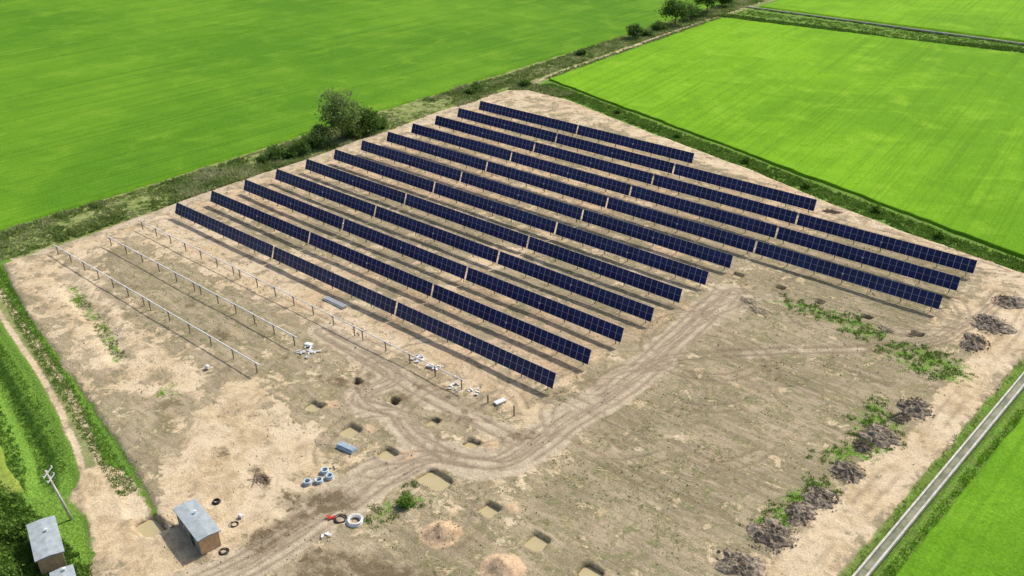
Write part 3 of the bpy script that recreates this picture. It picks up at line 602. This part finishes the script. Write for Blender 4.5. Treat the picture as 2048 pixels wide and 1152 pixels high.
for j,(x,y,R) in enumerate(HEAPS):
    g=np.random.default_rng(j+500);sx_=.7+.5*g.random();sy_=.9+.4*g.random()
    V,F=lump(R*1.3,R*.34,j+1,.6,56,22,sx_,sy_,1.6)
    n=fbm(V[:,0]*1+j*9,V[:,1],2.2,j,4);V[:,2]+=(n-.45)*.65*np.clip(1.2-np.hypot(V[:,0],V[:,1])/R/1.3,0,1)
    nc=110;rr=R*1.6*np.sqrt(g.random(nc));aa=g.random(nc)*6.28;cx,cy=np.cos(aa)*rr*sx_,np.sin(aa)*rr*sy_;s=.05+.15*g.random(nc)**2
    cz=R*.34*np.clip(1-(rr/R/1.3)**2,0,1)+.08*g.random(nc)
    pts=g.normal(size=(nc,6,3));pts/=np.linalg.norm(pts,axis=2,keepdims=True)
    octa=np.array([(1,0,0),(0,1,0),(-1,0,0),(0,-1,0),(0,0,1),(0,0,-1)],float)
    W=(octa[None]+pts*.35)*s[:,None,None]+np.stack([cx,cy,cz],1)[:,None,:]
    tri=np.array([(0,1,4),(1,2,4),(2,3,4),(3,0,4)])
    FT=(np.arange(nc)[:,None,None]*6+tri[None]).reshape(-1,3)+len(V)
    nt_=110;rr=R*1.3*np.sqrt(g.random(nt_));aa=g.random(nt_)*6.28;tx,ty=np.cos(aa)*rr*sx_,np.sin(aa)*rr*sy_;tz=R*.34*np.clip(1-(rr/R/1.3)**2,0,1)+.12
    dv=g.normal(size=(nt_,3));dv[:,2]=np.abs(dv[:,2])*.35;dv/=np.linalg.norm(dv,axis=1,keepdims=True);dv*=(.3+.6*g.random((nt_,1)))
    c0=np.stack([tx,ty,tz],1);W2=np.stack([c0-dv*.5,c0+dv,c0+dv*.2+[0.02,.02,.07]],1).reshape(-1,3)
    FW=np.arange(nt_*3).reshape(-1,3)+len(V)+nc*6
    F3=np.concatenate([F[:,[0,1,2]],F[:,[0,2,3]],FT,FW])
    link(mesh_np('soil_heap',np.concatenate([V,W.reshape(-1,3),W2]),F3,[M['heap']],False),'soil_heap',(x,y,float(gz(x,y))),(0,0,g.uniform(-.5,.5)),label='rough heap of dark dug soil and roots beside the sandy track',category='soil heap',group='dark soil heaps along the track')
b=MB()
for i in range(5):b.box((0,(i-2)*.24,.12),(5.2,.16,.16),0)
for i in range(3):b.box((.2,(i-1)*.3,.30),(5.0,.16,.14),0)
b.box((-1.6,0,.02),(.1,1.3,.06),1);b.box((1.6,0,.02),(.1,1.3,.06),1)
item('steel_beam_bundle',b,[M['galv'],M['wood']],52.3,-3.3,0,'bundle of pale galvanised steel beams lying on sand','steel beams')
b=MB()
for k in range(3):
    for i in range(6-k):b.cyl((-1.3,(i-(5-k)/2)*.2,.12+k*.17),(1.3,(i-(5-k)/2)*.2,.12+k*.17),.095,n=8)
b.box((-.8,0,.02),(.1,1.3,.05),1);b.box((.8,0,.02),(.1,1.3,.05),1)
item('pipe_bundle',b,[M['bluew'],M['wood']],83.7,-26.9,.15,'stacked bundle of blue-grey pipes on bare soil','pipes')
def pallet(x,y,rz,l,w,h,label,tilt=0):
    z=float(gz(x,y));root=link(None,'material_pallet',(x,y,z),(tilt,0,rz));root['label']=label;root['category']='pallet'
    b=MB()
    for i in range(5):b.box((0,(i-2)*w/5,.13),(l,w/7,.03),0)
    for i in(-1,0,1):b.box((i*l*.42,0,.06),(.1,w,.11),0)
    link(b.mesh('pallet_base',[M['wood']]),'pallet_base',parent=root)
    b=MB();b.box((0,0,.15+h/2),(l*.95,w*.92,h),0);b.box((0,0,.165+h),(l*.7,w*.7,.03),0);me=b.mesh('package',[M['white']])
    link(me,'package',parent=root)
pallet(91.8,-7.0,1.35,1.7,.8,.2,'white wrapped package on a wooden pallet on sand')
pallet(53.8,-27.8,.2,.6,.5,.5,'small white wrapped package standing on bare soil')
pallet(78.1,-6.8,.5,1.0,.7,.25,'white wrapped package on a wooden pallet on sand')
pallet(84.3,-43.0,.2,.5,.4,.3,'small white wrapped box on sand near black cable')
pallet(59.9,-14.4,.3,1.2,.8,.3,'white wrapped package on a wooden pallet on sand')
def sheets(x,y,n,s,label,mat='white'):
    g=random.Random(int(x*10));b=MB()
    for i in range(n):
        R=Matrix.Rotation(g.uniform(0,6),3,'Z')@Matrix.Rotation(g.uniform(-.35,.35),3,'X')
        b.box((g.uniform(-s,s),g.uniform(-s,s),.08+g.uniform(0,.2)),(g.uniform(.25,.8),g.uniform(.12,.35),.03),0,mat=R)
    item('scrap_pile',b,[M[mat]],x,y,0,label,'scrap pile')
sheets(75.3,-6.4,16,.8,'scattered pale metal brackets lying on sand','galv')
sheets(79.3,-6.2,6,.6,'crumpled white sheeting lying on sand')
sheets(87.4,-7.1,7,.8,'crumpled white sheeting lying on sand')
sheets(84.6,-8.2,9,.9,'pale metal offcuts lying on sand','galv')
sheets(61.2,-15.6,26,1.3,'pile of pale metal brackets under the bare frames','galv')
sheets(62.6,-6.5,12,.8,'small pile of timber offcuts on sand','wood')
sheets(92.2,-36.3,5,.3,'red plastic fittings beside the pipe coils','red')
sheets(94.3,-38.6,4,.4,'white plastic scraps on dark soil')
sheets(85.4,-30.2,5,.35,'brown timber offcuts lying on sand','wood')
def branches(x,y,n,l,label,ang,mat='wood'):
    g=random.Random(int(x*7));b=MB()
    for i in range(n):
        a=ang+g.gauss(0,.35);c=(g.uniform(-l*.4,l*.4),g.uniform(-l*.3,l*.3),.06+g.uniform(0,.25));h=g.uniform(.3,.6)*l
        b.cyl((c[0]-math.cos(a)*h,c[1]-math.sin(a)*h,c[2]),(c[0]+math.cos(a)*h,c[1]+math.sin(a)*h,c[2]+g.uniform(-.1,.15)),.05,.03,5)
    item('timber_pile',b,[M[mat]],x,y,0,label,'timber pile')
branches(106.2,38.1,34,2.6,'pile of pale timber and branches on bare soil',-.5)
branches(103.4,39.8,22,2.0,'pile of pale timber and branches on bare soil',.1)
branches(123.7,45.2,20,1.8,'pale cut timber beside an open pit',-.2)
branches(80.5,-37.4,12,2.0,'dark rotten planks half buried in sand',-.2,'bark')
branches(127.2,45.6,8,.9,'short dark timber lying in a pit',.3,'bark')
branches(98,82.5,30,2.4,'dry brown brushwood near the field bank',.6,'bark')
# clods
q=rng.random((40000,2))*[145,165]+[-6,-52];k=inside(q[:,0],q[:,1],RIM);de=fbm(q[:,0],q[:,1],.12,99,3);k&=(sm(de,.42,.65)*.6+.1>rng.random(len(q)));q=q[k]
n=len(q);zq=gz(q[:,0],q[:,1]);s=.05+.10*rng.random(n)**2.5*1.6
base=np.array([(1,0,-.3),(-.5,.87,-.3),(-.5,-.87,-.3),(0,0,1)],float)
J=base[None]*s[:,None,None]*(.7+.6*rng.random((n,4,3)))+np.stack([q[:,0],q[:,1],zq],1)[:,None,:]
F=(np.arange(n)[:,None,None]*4+np.array([(0,1,3),(1,2,3),(2,0,3)])[None]).reshape(-1,3)
link(mesh_np('soil_clods',J.reshape(-1,3),F,[M['clod']]),'soil_clods',kind='stuff')
# ------------------------------------------------------------------ light, world, camera
SUNV=Vector((.13,.75,.86)).normalized();el=math.asin(SUNV.z);az=math.atan2(SUNV.x,SUNV.y)
l=bpy.data.lights.new('sun','SUN');l.energy=4.1;l.angle=math.radians(.6);l.color=(1,.955,.88)
lo=bpy.data.objects.new('sun',l);COL.objects.link(lo);lo.rotation_euler=SUNV.to_track_quat('Z','Y').to_euler();lo.location=(0,0,200)
w=bpy.data.worlds.new('World');scene.world=w;w.use_nodes=True;nt=w.node_tree;bg=nt.nodes['Background']
sk=nt.nodes.new('ShaderNodeTexSky');sk.sky_type='NISHITA';sk.sun_disc=False;sk.sun_elevation=el;sk.sun_rotation=az;sk.altitude=50;sk.dust_density=3
nt.links.new(sk.outputs[0],bg.inputs[0]);bg.inputs[1].default_value=.15
yaw,pit,rol=.73111,1.08612,-.01876
R=Matrix.Rotation(yaw,4,'Z')@Matrix.Rotation(pit,4,'X')@Matrix.Rotation(rol,4,'Z')
c=bpy.data.cameras.new('camera');co=bpy.data.objects.new('camera',c);COL.objects.link(co);co.matrix_world=Matrix.Translation((163.28564,-83.86245,72.8))@R
c.sensor_width=36;c.lens=1878.83/2048*36;c.clip_start=.5;c.clip_end=6000;scene.camera=co
scene.view_settings.view_transform='Standard';scene.view_settings.look='None';scene.view_settings.exposure=0
